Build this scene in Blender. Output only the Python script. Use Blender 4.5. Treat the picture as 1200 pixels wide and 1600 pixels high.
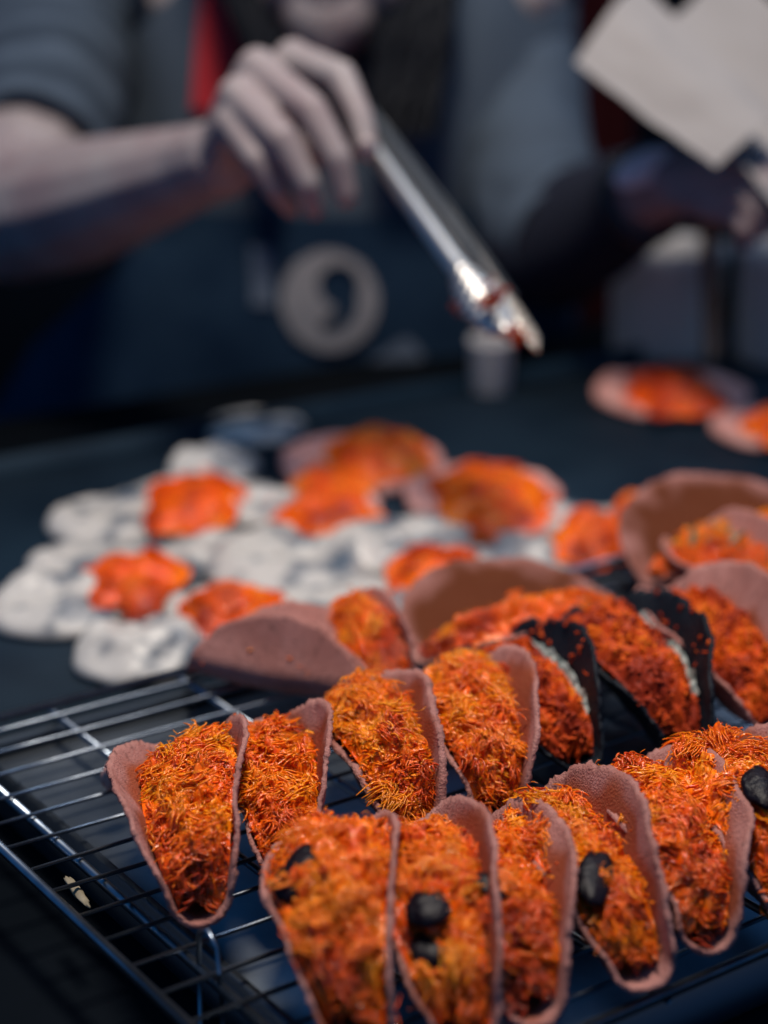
import bpy, bmesh, math, random
import numpy as np
from mathutils import Vector, Matrix, noise

for o in list(bpy.data.objects):
    bpy.data.objects.remove(o)
scene = bpy.context.scene
C = scene.collection
R = math.radians

# ------------------------------------------------------------------ camera
PITCH = R(21.0)
FPX = 2500.0                       # focal length in pixels of the 1200x1600 photograph (50 mm)
RACK_Z = 0.030
CAM_Z = 0.343
cam = bpy.data.cameras.new('camera')
camo = bpy.data.objects.new('camera', cam)
C.objects.link(camo)
camo.location = (0, 0, CAM_Z)
camo.rotation_euler = (R(90) - PITCH, 0, 0)
cam.sensor_fit = 'HORIZONTAL'
cam.sensor_width = 24.0
cam.lens = 50.0
cam.clip_start = 0.02
cam.clip_end = 50
cam.dof.use_dof = True
cam.dof.focus_distance = 0.553
cam.dof.aperture_fstop = 3.2
scene.camera = camo
scene.render.resolution_x = 768
scene.render.resolution_y = 1024

# ------------------------------------------------------------------ light
scene.view_settings.view_transform = 'Standard'
scene.view_settings.look = 'None'
scene.view_settings.gamma = 1.0
scene.view_settings.use_curve_mapping = False
scene.view_settings.exposure = 0.0
world = bpy.data.worlds.new('World')
scene.world = world
world.use_nodes = True
wb = world.node_tree.nodes['Background']
wb.inputs['Color'].default_value = (0.05, 0.30, 0.80, 1)
wb.inputs['Strength'].default_value = 0.34


def area_lamp(name, loc, target, size, power, color):
    d = bpy.data.lights.new(name, 'AREA')
    d.shape = 'DISK'
    d.size = size
    d.energy = power
    d.color = color
    o = bpy.data.objects.new(name, d)
    C.objects.link(o)
    o.location = loc
    o.rotation_euler = (Vector(target) - Vector(loc)).to_track_quat('-Z', 'Y').to_euler()
    return o


area_lamp('stall_lamp', (0.00, 0.64, 1.20), (0.0, 0.70, 0.0), 0.24, 18.0, (1.0, 0.90, 0.79))
area_lamp('cool_fill_lamp', (0.42, 1.42, 1.25), (0.16, 1.05, 0.0), 0.4, 3.4, (0.62, 0.78, 1.0))  # added cool fill from an unseen source, brightens tubs and papers


# ------------------------------------------------------------------ helpers
def ray(x, y):
    u = (x - 600) / FPX
    v = (y - 800) / FPX
    return Vector((u, math.cos(PITCH) - v * math.sin(PITCH), -math.sin(PITCH) - v * math.cos(PITCH)))


def px(x, y, depth=None, z=None):
    r = ray(x, y)
    t = depth if depth is not None else (CAM_Z - z) / -r.z
    return Vector((0, 0, CAM_Z)) + r * t


def link(name, mesh, mat=None, parent=None):
    o = bpy.data.objects.new(name, mesh)
    C.objects.link(o)
    if mat is not None:
        mesh.materials.append(mat)
    if parent is not None:
        o.parent = parent
    return o


def mesh_np(name, verts, quads=None, tris=None, smooth=True, col=None):
    me = bpy.data.meshes.new(name)
    verts = np.asarray(verts, dtype=np.float32)
    nq = 0 if quads is None else len(quads)
    nt = 0 if tris is None else len(tris)
    idx = []
    if nq:
        idx.append(np.asarray(quads, dtype=np.int32).ravel())
    if nt:
        idx.append(np.asarray(tris, dtype=np.int32).ravel())
    idx = np.concatenate(idx)
    tot = np.concatenate([np.full(nq, 4, np.int32), np.full(nt, 3, np.int32)])
    start = np.concatenate([[0], np.cumsum(tot)[:-1]]).astype(np.int32)
    me.vertices.add(len(verts))
    me.vertices.foreach_set('co', verts.ravel())
    me.loops.add(len(idx))
    me.loops.foreach_set('vertex_index', idx)
    me.polygons.add(nq + nt)
    me.polygons.foreach_set('loop_start', start)
    me.polygons.foreach_set('loop_total', tot)
    me.update(calc_edges=True)
    me.validate()
    if smooth:
        me.polygons.foreach_set('use_smooth', np.ones(len(me.polygons), dtype=bool))
    if col is not None:
        a = me.color_attributes.new('tone', 'FLOAT_COLOR', 'POINT')
        c4 = np.ones((len(verts), 4), np.float32)
        c4[:, :3] = col
        a.data.foreach_set('color', c4.ravel())
    return me


class Soup:
    """collects verts / quads / tris / colours for one mesh"""
    def __init__(s):
        s.v, s.q, s.t, s.c, s.n = [], [], [], [], 0

    def add(s, v, q=None, t=None, c=None):
        v = np.asarray(v, dtype=np.float64)
        if q is not None and len(q):
            s.q.append(np.asarray(q) + s.n)
        if t is not None and len(t):
            s.t.append(np.asarray(t) + s.n)
        s.v.append(v)
        if c is None:
            c = (1, 1, 1)
        c = np.asarray(c, dtype=np.float64)
        s.c.append(np.broadcast_to(c, v.shape) if c.ndim == 1 else c)
        s.n += len(v)

    def mesh(s, name, smooth=True, color=False):
        return mesh_np(name, np.concatenate(s.v),
                       np.concatenate(s.q) if s.q else None,
                       np.concatenate(s.t) if s.t else None, smooth,
                       np.concatenate(s.c) if color else None)


def grid_quads(nu, nv, close_u=False, close_v=False, off=0):
    q = []
    for i in range(nu if close_u else nu - 1):
        for j in range(nv if close_v else nv - 1):
            i2, j2 = (i + 1) % nu, (j + 1) % nv
            q.append((off + i * nv + j, off + i2 * nv + j, off + i2 * nv + j2, off + i * nv + j2))
    return q


def tube(s, pts, rad, sides=8, col=None, caps=True, squash=1.0):
    pts = [Vector(p) for p in pts]
    n = len(pts)
    if not hasattr(rad, '__len__'):
        rad = [rad] * n
    vs = []
    ref = None
    for i, p in enumerate(pts):
        t = (pts[min(i + 1, n - 1)] - pts[max(i - 1, 0)]).normalized()
        if ref is None:
            ref = t.orthogonal().normalized()
        ref = (ref - t * ref.dot(t)).normalized()
        b = t.cross(ref)
        for k in range(sides):
            a = 2 * math.pi * k / sides
            vs.append(p + (ref * math.cos(a) + b * math.sin(a) * squash) * rad[i])
    q = grid_quads(n, sides, False, True)
    tr = []
    if caps:
        vs.append(pts[0]); vs.append(pts[-1])
        c0, c1 = n * sides, n * sides + 1
        for k in range(sides):
            k2 = (k + 1) % sides
            tr.append((c0, k2, k))
            tr.append((c1, (n - 1) * sides + k, (n - 1) * sides + k2))
    s.add([tuple(v) for v in vs], q, tr, col)


def box(s, cx, cy, cz, sx, sy, sz, rot=0, bev=0.0, col=None):
    bm = bmesh.new()
    bmesh.ops.create_cube(bm, size=1)
    for v in bm.verts:
        v.co = Vector((v.co.x * sx, v.co.y * sy, v.co.z * sz))
    if bev > 0:
        bmesh.ops.bevel(bm, geom=list(bm.edges), offset=bev, segments=2, affect='EDGES')
    bmesh.ops.rotate(bm, verts=bm.verts, cent=(0, 0, 0), matrix=Matrix.Rotation(rot, 3, 'Z'))
    bmesh.ops.triangulate(bm, faces=bm.faces)
    bm.verts.index_update()
    v = [(p.co.x + cx, p.co.y + cy, p.co.z + cz) for p in bm.verts]
    t = [[p.index for p in f.verts] for f in bm.faces]
    bm.free()
    s.add(v, None, t, col)


def tag(o, label=None, cat=None, group=None, kind=None):
    if label: o['label'] = label
    if cat: o['category'] = cat
    if group: o['group'] = group
    if kind: o['kind'] = kind
    return o


def empty(name, loc, rz, label, cat, group=None):
    o = bpy.data.objects.new(name, None)
    o.empty_display_size = 0.02
    C.objects.link(o)
    o.location = loc
    o.rotation_euler = (0, 0, rz)
    return tag(o, label, cat, group)


def nz(x, y, z, s=1.0, seed=0.0):
    return noise.noise(Vector((x * s + seed * 7.31, y * s - seed * 3.17, z * s + seed * 1.93)))


# ------------------------------------------------------------------ materials
def mat(name, base, rough=0.5, metal=0.0, spec=0.5, sss=0.0, sss_r=(1, .3, .1), sss_s=0.003,
        var=None, var_scale=60, bump=0.0, bump_scale=300, attr=False, coat=0.0, var_detail=4, var_lo=.35, var_hi=.65, trans=0):
    m = bpy.data.materials.new(name)
    m.use_nodes = True
    nt = m.node_tree
    b = nt.nodes['Principled BSDF']
    b.inputs['Base Color'].default_value = (*base, 1)
    b.inputs['Roughness'].default_value = rough
    b.inputs['Metallic'].default_value = metal
    b.inputs['Specular IOR Level'].default_value = spec
    b.inputs['Coat Weight'].default_value = coat
    b.inputs['Coat Roughness'].default_value = 0.15
    if sss:
        b.inputs['Subsurface Weight'].default_value = sss
        b.inputs['Subsurface Radius'].default_value = sss_r
        b.inputs['Subsurface Scale'].default_value = sss_s
    tc = nt.nodes.new('ShaderNodeTexCoord')
    src = None
    if attr:
        at = nt.nodes.new('ShaderNodeAttribute')
        at.attribute_name = 'tone'
        src = at.outputs['Color']
        nt.links.new(src, b.inputs['Base Color'])
    if var is not None:
        n = nt.nodes.new('ShaderNodeTexNoise')
        n.inputs['Scale'].default_value = var_scale
        n.inputs['Detail'].default_value = var_detail
        nt.links.new(tc.outputs['Object'], n.inputs['Vector'])
        mr = nt.nodes.new('ShaderNodeMapRange')
        mr.inputs['From Min'].default_value = var_lo
        mr.inputs['From Max'].default_value = var_hi
        nt.links.new(n.outputs['Fac'], mr.inputs['Value'])
        mx = nt.nodes.new('ShaderNodeMix')
        mx.data_type = 'RGBA'
        mx.inputs[6].default_value = (*base, 1)
        mx.inputs[7].default_value = (*var, 1)
        if src is not None:
            nt.links.new(src, mx.inputs[6])
        nt.links.new(mr.outputs['Result'], mx.inputs[0])
        nt.links.new(mx.outputs[2], b.inputs['Base Color'])
    if bump:
        n2 = nt.nodes.new('ShaderNodeTexNoise')
        n2.inputs['Scale'].default_value = bump_scale
        n2.inputs['Detail'].default_value = 5
        nt.links.new(tc.outputs['Object'], n2.inputs['Vector'])
        bp = nt.nodes.new('ShaderNodeBump')
        bp.inputs['Strength'].default_value = bump
        bp.inputs['Distance'].default_value = 0.001
        nt.links.new(n2.outputs['Fac'], bp.inputs['Height'])
        nt.links.new(bp.outputs['Normal'], b.inputs['Normal'])
    if trans:
        out = nt.nodes['Material Output']
        tr = nt.nodes.new('ShaderNodeBsdfTranslucent')
        tr.inputs['Color'].default_value = (*base, 1)
        if attr:
            nt.links.new(src, tr.inputs['Color'])
        ms = nt.nodes.new('ShaderNodeMixShader')
        ms.inputs[0].default_value = trans
        nt.links.new(b.outputs[0], ms.inputs[1])
        nt.links.new(tr.outputs[0], ms.inputs[2])
        nt.links.new(ms.outputs[0], out.inputs['Surface'])
    return m


M = {}
M['shell'] = mat('pink_wafer', (0.58, 0.27, 0.23), 0.8, spec=.2, attr=True, bump=.9, bump_scale=1200, trans=.25)
M['black_shell'] = mat('charcoal_wafer', (0.004, 0.006, 0.010), 0.5, spec=.16, var=(0.009, 0.012, 0.018), var_scale=70,
                       bump=.6, bump_scale=700)
M['threads'] = mat('egg_threads', (0.8, 0.2, 0.01), 0.17, spec=.45, attr=True, sss=.45, sss_r=(1, .55, .25), sss_s=.0015, bump=.5, bump_scale=900)
M['crumbs'] = mat('coconut_crumbs', (0.6, 0.12, 0.02), 0.6, spec=.2, attr=True, sss=.15, sss_r=(1, .35, .08), sss_s=.0010)
M['cream'] = mat('meringue_cream', (0.48, 0.455, 0.425), 0.36, spec=.3, sss=.3, sss_r=(1,.9,.8), sss_s=.004, bump=.4, bump_scale=220,
                 var=(0.05, 0.075, 0.11), var_scale=48, var_lo=.48, var_hi=.68)
M['cream_glaze'] = mat('coconut_cream', (0.42, 0.46, 0.42), 0.18, spec=.6, var=(.05, .07, .07), var_scale=300)
M['batter'] = mat('batter_disc', (0.62, 0.33, 0.29), 0.7, spec=.3, var=(0.47, 0.2, 0.17), var_scale=70, bump=.4, bump_scale=500)
M['white_batter'] = mat('white_batter_disc', (0.5, 0.48, 0.47), 0.6, spec=.3, var=(0.09, 0.11, 0.15), var_scale=75)
M['raisin'] = mat('dark_raisin', (0.004, 0.003, 0.006), 0.38, spec=.14, bump=.6, bump_scale=500, var=(.008, .004, .007), var_scale=250)
M['wire'] = mat('chromed_wire', (0.27, 0.31, 0.36), 0.30, metal=1.0, var=(0.18, 0.21, 0.25), var_scale=90)
M['tray'] = mat('tray_steel', (0.32, 0.36, 0.41), 0.5, metal=1.0, var=(0.16, 0.19, 0.23), var_scale=18, bump=.1, bump_scale=60)
M['tray_rim'] = mat('tray_rim_steel', (0.07, 0.085, 0.105), 0.45, metal=1.0)
M['griddle'] = mat('griddle_iron', (0.003, 0.011, 0.022), 0.7, spec=.12, var=(0.008, 0.020, 0.034), var_scale=14, bump=.25, bump_scale=160)
M['counter'] = mat('dark_counter', (0.0015, 0.003, 0.005), 0.8, spec=.05, var=(0.003, 0.005, 0.008), var_scale=12)
M['skin'] = mat('skin', (0.27, 0.235, 0.235), 0.5, spec=.3, sss=.05, sss_r=(1, .5, .35), sss_s=.004, var=(0.22, 0.165, 0.17), var_scale=28)
M['hair'] = mat('black_hair', (0.004, 0.005, 0.008), 0.6, spec=.12)
M['shirt'] = mat('shirt_cotton', (0.13, 0.17, 0.21), 0.9, spec=.15, attr=True, bump=.2, bump_scale=700)
M['apron'] = mat('apron_denim', (0.009, 0.024, 0.050), 0.9, spec=.1, var=(0.014, 0.033, 0.062), var_scale=25, bump=.3, bump_scale=900)
M['print_white'] = mat('apron_print_white', (0.26, 0.25, 0.26), 0.85, spec=.1)
M['print_dim'] = mat('apron_print_dim', (0.13, 0.16, 0.21), 0.85, spec=.1)
M['red'] = mat('red_strap', (0.36, 0.020, 0.028), 0.8, spec=.2)
M['maroon'] = mat('maroon_cloth', (0.045, 0.006, 0.009), 0.9, spec=.1)
M['cover'] = mat('forearm_shade_dark', (0.014, 0.016, 0.026), 0.95, spec=.08, bump=.3, bump_scale=600)  # near-black colour standing in for shade on the far forearm
M['tub'] = mat('frosted_tub', (0.62, 0.60, 0.60), 0.5, spec=.3, trans=.5)
M['crumb_wafer'] = mat('loose_wafer_crumb', (0.55, 0.30, 0.26), 0.8, spec=.2, var=(0.45, 0.2, 0.17), var_scale=200)
M['splinter'] = mat('dull_splinter', (0.30, 0.26, 0.19), 0.7, spec=.2, var=(.18, .15, .1), var_scale=200)
M['wall'] = mat('night_wall', (0.006, 0.009, 0.014), 0.9, spec=.1, var=(.012, .016, .022), var_scale=3)
M['paper'] = mat('white_paper', (0.33, 0.305, 0.295), 0.8, spec=.1, trans=.2)
M['plastic'] = mat('white_plastic', (0.72, 0.70, 0.70), 0.45, spec=.4, trans=.15)
M['steel'] = mat('tongs_steel', (0.46, 0.44, 0.42), 0.40, metal=1.0)
M['rubber_shade'] = mat('black_rubber_shade', (0.012, 0.016, 0.022), 0.5)  # hinge and watch band rubber; also the painted shade strip on the tongs
M['wood'] = mat('brown_stick', (0.16, 0.06, 0.025), 0.6)
M['green'] = mat('spring_onion', (0.09, 0.12, 0.07), 0.4)
M['nail'] = mat('fingernail', (0.46, 0.37, 0.35), 0.25)
M['lips'] = mat('lips', (0.35, 0.10, 0.09), 0.4)
M['eye'] = mat('eye', (0.03, 0.02, 0.02), 0.1)
M['floor'] = mat('night_ground', (0.012, 0.013, 0.016), 0.8, var=(.02, .02, .024), var_scale=6)


# ------------------------------------------------------------------ setting
def struct(name, me, m):
    return tag(link(name, me, m), kind='structure')


s = Soup()
box(s, 0, 2.0, -0.86, 12, 12, 0.02)
struct('ground', s.mesh('ground', False), M['floor'])

s = Soup()
box(s, 0, 2.55, 0.6, 5.0, 0.06, 2.9)
tag(link('wall', s.mesh('wall', False), M['wall']), 'dark night wall standing behind the vendor', 'wall')

# rack frame directions: e1 runs to the right and away, e2 runs to the left and away
Pa = px(0, 1115, z=RACK_Z); Pb = px(990, 862, z=RACK_Z)
e1 = (Pb - Pa).normalized()
La = px(300, 1600, z=RACK_Z); Lb = px(0, 1317, z=RACK_Z)
e2 = (Lb - La).normalized()
ANG = math.atan2(e1.y, e1.x)
nrm = Vector((-e1.y, e1.x, 0))


def cross_pt(p, d, q, e):
    den = d.x * e.y - d.y * e.x
    t = ((q.x - p.x) * e.y - (q.y - p.y) * e.x) / den
    return p + d * t


near_pt = px(1040, 1545, z=RACK_Z)
O = cross_pt(near_pt, e1, La, e2)            # near left corner of the rack
Ofar = cross_pt(Pa, e1, La, e2)
DEP = (Ofar - O).length
WID = 0.62


def rk(a, b, z=0.0):
    p = O + e1 * a + e2 * b
    return Vector((p.x, p.y, RACK_Z + z))


rack = empty('cooling_rack', (O.x, O.y, 0.0), 0, 'chrome wire cooling rack under the filled pancake shells', 'rack')


def rel(p, root):
    return Vector(p) - root.location


s = Soup()
WR = 0.0019
for (a0, b0, a1, b1) in ((0, 0, 0, DEP), (0, DEP, WID, DEP), (WID, DEP, WID, 0), (WID, 0, 0, 0)):
    tube(s, [rel(rk(a0, b0, -WR), rack), rel(rk(a1, b1, -WR), rack)], WR, 10)
link('frame', s.mesh('frame'), M['wire'], rack)
k = 0
for a in (0.020, 0.066, 0.125, 0.185, 0.245, 0.305, 0.365, 0.43, 0.50, 0.57):
    s = Soup()
    r = 0.0019 if a < .03 else 0.0015
    tube(s, [rel(rk(a, 0.0, -0.0035 - r), rack), rel(rk(a, DEP, -0.0035 - r), rack)], r, 8)
    link('support_bar', s.mesh('support_bar'), M['wire'], rack)
    k += 1
random.seed(5)
b = 0.0132
while b < DEP - 0.005:
    s = Soup()
    pts = [rel(rk(WID * i / 14, b + random.uniform(-.0005, .0005), -0.0019 + random.uniform(-.0003, .0002)), rack) for i in range(15)]
    tube(s, pts, 0.00085, 6)
    link('cross_wire', s.mesh('cross_wire'), M['wire'], rack)
    b += 0.0172
for a, bb in ((0.02, 0.085), (0.02, DEP - .03), (WID - .02, .03), (WID - .02, DEP - .03)):
    s = Soup()
    c = rel(rk(a, bb, 0), rack)
    pts = [c + Vector((-.006 * e2.x, -.006 * e2.y, 0)), c + Vector((-.005 * e2.x, -.005 * e2.y, .009)), c + Vector((0, 0, .0125)),
           c + Vector((.005 * e2.x, .005 * e2.y, .009)), c + Vector((.006 * e2.x, .006 * e2.y, 0)), c + Vector((.007 * e2.x, .007 * e2.y, -.030))]
    tube(s, pts, 0.0009, 6)
    pts = [c + Vector((-.006 * e2.x, -.006 * e2.y, 0)), c + Vector((-.007 * e2.x, -.007 * e2.y, -.030))]
    tube(s, pts, 0.0009, 6)
    link('foot', s.mesh('foot'), M['wire'], rack)

# steel tray below the rack
tc = rk(0.028 + (WID - 0.03) / 2, DEP / 2, 0)
tray = empty('steel_tray', (tc.x, tc.y, 0.0), 0, 'shallow shiny steel tray lying under the wire cooling rack', 'tray')


def par_sheet(a0, a1, b0, b1, z, root, th):
    s = Soup()
    c = [rel(rk(a0, b0), root), rel(rk(a1, b0), root), rel(rk(a1, b1), root), rel(rk(a0, b1), root)]
    v = [(p.x, p.y, z) for p in c] + [(p.x, p.y, z - th) for p in c]
    s.add(v, [(0, 1, 2, 3), (7, 6, 5, 4), (0, 4, 5, 1), (1, 5, 6, 2), (2, 6, 7, 3), (3, 7, 4, 0)])
    return s


link('tray_base', par_sheet(0.029, WID - .02, .006, DEP - .004, 0.0125, tray, .012).mesh('tray_base', False), M['tray'], tray)
s = Soup()
cs = [rk(0.028, .005), rk(WID - .019, .005), rk(WID - .019, DEP - .003), rk(.028, DEP - .003)]
ci = [rk(0.031, .008), rk(WID - .022, .008), rk(WID - .022, DEP - .006), rk(.031, DEP - .006)]
vs = [tuple(rel((p.x, p.y, z), tray)) for lst, z in ((cs, .001), (cs, .0215), (ci, .0215), (ci, .0127)) for p in lst]
S4 = []
for r_ in range(3):
    for i in range(4):
        i2 = (i + 1) % 4
        S4.append((r_ * 4 + i, r_ * 4 + i2, r_ * 4 + 4 + i2, r_ * 4 + 4 + i))
s.add(vs, S4)
link('tray_rim', s.mesh('tray_rim', False), M['tray_rim'], tray)

# counter under everything, iron griddle on it
cm = O + e1 * .25 + nrm * .30
counter = empty('counter', (cm.x, cm.y, -0.80), ANG, 'black stall counter carrying the tray and the griddle', 'counter')
s = Soup(); box(s, 0, 0, 0.78, 1.30, 0.95, 0.03, 0, .004)
link('counter_top', s.mesh('counter_top', False), M['counter'], counter)
s = Soup(); box(s, 0, 0, 0.36, 1.22, 0.80, 0.80 - .03, 0, .004)
link('cabinet', s.mesh('cabinet', False), M['counter'], counter)

gA = Pa + nrm * 0.018 - e1 * 0.42
GW, GD = 1.25, 0.345
gc = gA + e1 * (GW / 2) + nrm * (GD / 2)
griddle = empty('griddle', (gc.x, gc.y, -0.004), ANG, 'black iron griddle plate with pancakes cooking on it', 'griddle')
s = Soup(); box(s, 0, 0, -0.004, GW, GD, 0.016, 0, .003)
link('hot_plate', s.mesh('hot_plate', False), M['griddle'], griddle)
s = Soup()
box(s, 0, GD / 2 + .004, 0.000, GW, .006, .030, 0, .001)
link('back_lip', s.mesh('back_lip', False), M['griddle'], griddle)


# ------------------------------------------------------------------ food
def strands(rng, pos, nor, dirs, length, rad, cols, K=5, S=3, curl=1.0, arch=0.35, bias=None):
    """bundle of short curved tapering threads -> verts, quads, colours"""
    N = len(pos)
    t = np.linspace(-.5, .5, K)
    tang = dirs
    side = np.cross(nor, tang)
    side /= np.linalg.norm(side, axis=1, keepdims=True) + 1e-9
    L = length[:, None, None]
    c1 = rng.normal(0, .55 * curl, N)[:, None, None]
    c2 = (arch + rng.normal(0, .35 * curl, N))[:, None, None]
    c3 = rng.normal(0, .9 * curl, N)[:, None, None]
    if bias is not None:
        c1 = c1 * .35 + bias[:, None, None]
        c3 = c3 * .5
    tt = t[None, :, None]
    P = (pos[:, None, :] + tang[:, None, :] * tt * L + side[:, None, :] * (c1 * (tt * tt - .08) + c3 * tt ** 3) * L
         - nor[:, None, :] * c2 * (tt * tt - .04) * L)
    T = np.gradient(P, axis=1)
    T /= np.linalg.norm(T, axis=2, keepdims=True) + 1e-12
    rv = rng.normal(size=(N, 1, 3))
    A = np.cross(T, np.broadcast_to(rv, T.shape))
    A /= np.linalg.norm(A, axis=2, keepdims=True) + 1e-12
    B = np.cross(T, A)
    prof = np.array([.35] + [1.0] * (K - 2) + [.3])
    prof = prof * (1 + 0 * prof)
    rr = rad[:, None] * prof[None, :] * rng.uniform(.7, 1.25, (N, K))
    V = []
    for k_ in range(S):
        a = 2 * math.pi * k_ / S
        V.append(P + (A * math.cos(a) + B * math.sin(a) * .62) * rr[:, :, None])
    V = np.stack(V, 2).reshape(-1, 3)
    base = np.arange(N)[:, None, None] * (K * S)
    i = np.arange(K - 1)[None, :, None]
    k_ = np.arange(S)[None, None, :]
    k2 = (k_ + 1) % S
    Q = np.stack([base + i * S + k_, base + (i + 1) * S + k_, base + (i + 1) * S + k2, base + i * S + k2], -1).reshape(-1, 4)
    col = np.repeat(cols, K * S, axis=0)
    return V, Q, col


PAL = np.array([[0.38, 0.030, 0.005], [0.84, 0.088, 0.003], [0.96, 0.160, 0.003], [0.98, 0.26, 0.005]])


def palette(t):
    t = np.clip(t, 0, .9999) * 3
    i = t.astype(int)
    f = (t - i)[:, None]
    return PAL[i] * (1 - f) + PAL[np.minimum(i + 1, 3)] * f


def nz_arr(P, scale, seed):
    return np.array([noise.noise(Vector((p[0] * scale + seed * 7.31, p[1] * scale - seed * 3.17, p[2] * scale + seed * 1.93))) for p in P])


def surface_filling(S_, fn, n, rng, seed, rad, length, warm, style, warm_fn=None):
    """cover the parametric surface fn(u,v)->(P,N) with threads (or crumbs)"""
    if style == 'threads':
        # matted tufts: long threads that share one direction and curl, then short loose bits between them
        nt_ = max(12, n // 30)
        tu = rng.uniform(.10, .90, nt_); tv = rng.uniform(0, 1, nt_)
        P0, N0 = fn(tu, tv)
        f0 = rng.uniform(0, 2 * math.pi, nt_)
        b0 = rng.normal(0, 1.5, nt_)
        a0 = rng.uniform(.0, .9, nt_)
        h0 = rng.uniform(-.0012, .0007, nt_)
        k = rng.integers(14, 26, nt_)
        idx = np.repeat(np.arange(nt_), k)
        m = len(idx)
        ref = np.tile(np.array([0., 1., 0.]), (nt_, 1))
        ta = np.cross(N0, ref); ta /= np.linalg.norm(ta, axis=1, keepdims=True) + 1e-9
        tb = np.cross(N0, ta)
        D0 = ta * np.cos(f0)[:, None] + tb * np.sin(f0)[:, None]
        S0 = np.cross(N0, D0)
        D = D0[idx] + S0[idx] * rng.normal(0, .22, m)[:, None] + N0[idx] * rng.normal(0, .10, m)[:, None]
        D /= np.linalg.norm(D, axis=1, keepdims=True)
        P = P0[idx] + S0[idx] * rng.normal(0, .0019, m)[:, None] + D0[idx] * rng.normal(0, .0024, m)[:, None] + N0[idx] * (h0[idx] + rng.normal(0, .0004, m))[:, None]
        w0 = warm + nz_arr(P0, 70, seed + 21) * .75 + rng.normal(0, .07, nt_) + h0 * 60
        if warm_fn is not None:
            w0 = w0 + warm_fn(tu, tv)
        cols = palette(w0[idx] + rng.normal(0, .03, m))
        V, Q, cc = strands(rng, P, N0[idx], D, length * rng.uniform(.6, 1.35, m), rad * rng.uniform(.6, 1.25, m), cols, K=7, curl=1.0,
                           arch=.25 + a0.mean(), bias=b0[idx])
        S_.add(V, Q, None, cc)
        mf = int(n * .6)
        fu = rng.uniform(.04, .96, mf); fv = rng.uniform(0, 1, mf)
        P, N1 = fn(fu, fv)
        D = rng.normal(size=(mf, 3)) + N1 * .2; D /= np.linalg.norm(D, axis=1, keepdims=True)
        P = P + N1 * rng.uniform(.0, .0012, mf)[:, None]
        wz = warm + .1 + nz_arr(P, 70, seed + 21) * .75 + rng.normal(0, .04, mf)
        if warm_fn is not None:
            wz = wz + warm_fn(fu, fv)
        V, Q, cc = strands(rng, P, N1, D, length * rng.uniform(.15, .45, mf), rad * rng.uniform(.35, .8, mf), palette(wz), K=5, curl=1.2)
        S_.add(V, Q, None, cc)
        n = int(n * .55)
    u = rng.uniform(0, 1, n); v = rng.uniform(0, 1, n)
    P, Nn = fn(u, v)
    dens = nz_arr(P, 170, seed + 3)
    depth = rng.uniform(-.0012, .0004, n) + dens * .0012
    P = P + Nn * depth[:, None]
    # flow directions: clumped swirl plus randomness
    f1 = nz_arr(P, 120, seed + 11) * 6.5 + rng.normal(0, .55, n)
    ref = np.tile(np.array([0., 1., 0.]), (n, 1))
    ta = np.cross(Nn, ref); ta /= np.linalg.norm(ta, axis=1, keepdims=True) + 1e-9
    tb = np.cross(Nn, ta)
    D = ta * np.cos(f1)[:, None] + tb * np.sin(f1)[:, None] + Nn * rng.normal(0, .24 if style == 'threads' else .5, n)[:, None]
    D /= np.linalg.norm(D, axis=1, keepdims=True)
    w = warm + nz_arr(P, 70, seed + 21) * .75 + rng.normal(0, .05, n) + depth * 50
    if warm_fn is not None:
        w = w + warm_fn(u, v)
    cols = palette(w)
    if style == 'threads':
        ln = length * rng.uniform(.2, .7, n)
        rd = rad * rng.uniform(.7, 1.9, n)
        V, Q, cc = strands(rng, P, Nn, D, ln, rd, cols, K=6, curl=1.5, arch=.2)
    else:
        ln = length * rng.uniform(.25, .6, n)
        rd = rad * rng.uniform(.9, 2.2, n)
        V, Q, cc = strands(rng, P, Nn, D, ln, rd, cols * np.array([.72, .80, .8]), K=5, S=4, curl=.7)
    S_.add(V, Q, None, cc)


def lump(S_, fn, nu, nv, sink, col, seed=0, warm=.4, rough=1.0, tint=1.0):
    u, v = np.meshgrid(np.linspace(0, 1, nu), np.linspace(0, 1, nv), indexing='ij')
    P, Nn = fn(u.ravel(), v.ravel())
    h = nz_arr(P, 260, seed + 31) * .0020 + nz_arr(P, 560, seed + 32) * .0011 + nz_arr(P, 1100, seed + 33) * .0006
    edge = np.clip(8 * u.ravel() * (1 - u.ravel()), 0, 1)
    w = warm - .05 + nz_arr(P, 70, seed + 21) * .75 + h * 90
    S_.add(P - Nn * (sink - h * rough * edge)[:, None], grid_quads(nu, nv), None, palette(w) * tint)


def raisin_mesh(rng, L, W, flat=.38):
    bm = bmesh.new()
    bmesh.ops.create_icosphere(bm, subdivisions=3, radius=1)
    sd = rng.uniform(0, 50)
    for v in bm.verts:
        d = 1 + .22 * nz(*v.co, 1.6, sd) + .10 * nz(*v.co, 4.5, sd)
        v.co = Vector((v.co.x * W * d, v.co.y * L * d, v.co.z * W * flat * d))
    me = bpy.data.meshes.new('raisin')
    bm.to_mesh(me); bm.free()
    for p in me.polygons: p.use_smooth = True
    return me


GROUP_T = 'filled folded pancake shells on the rack'


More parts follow.
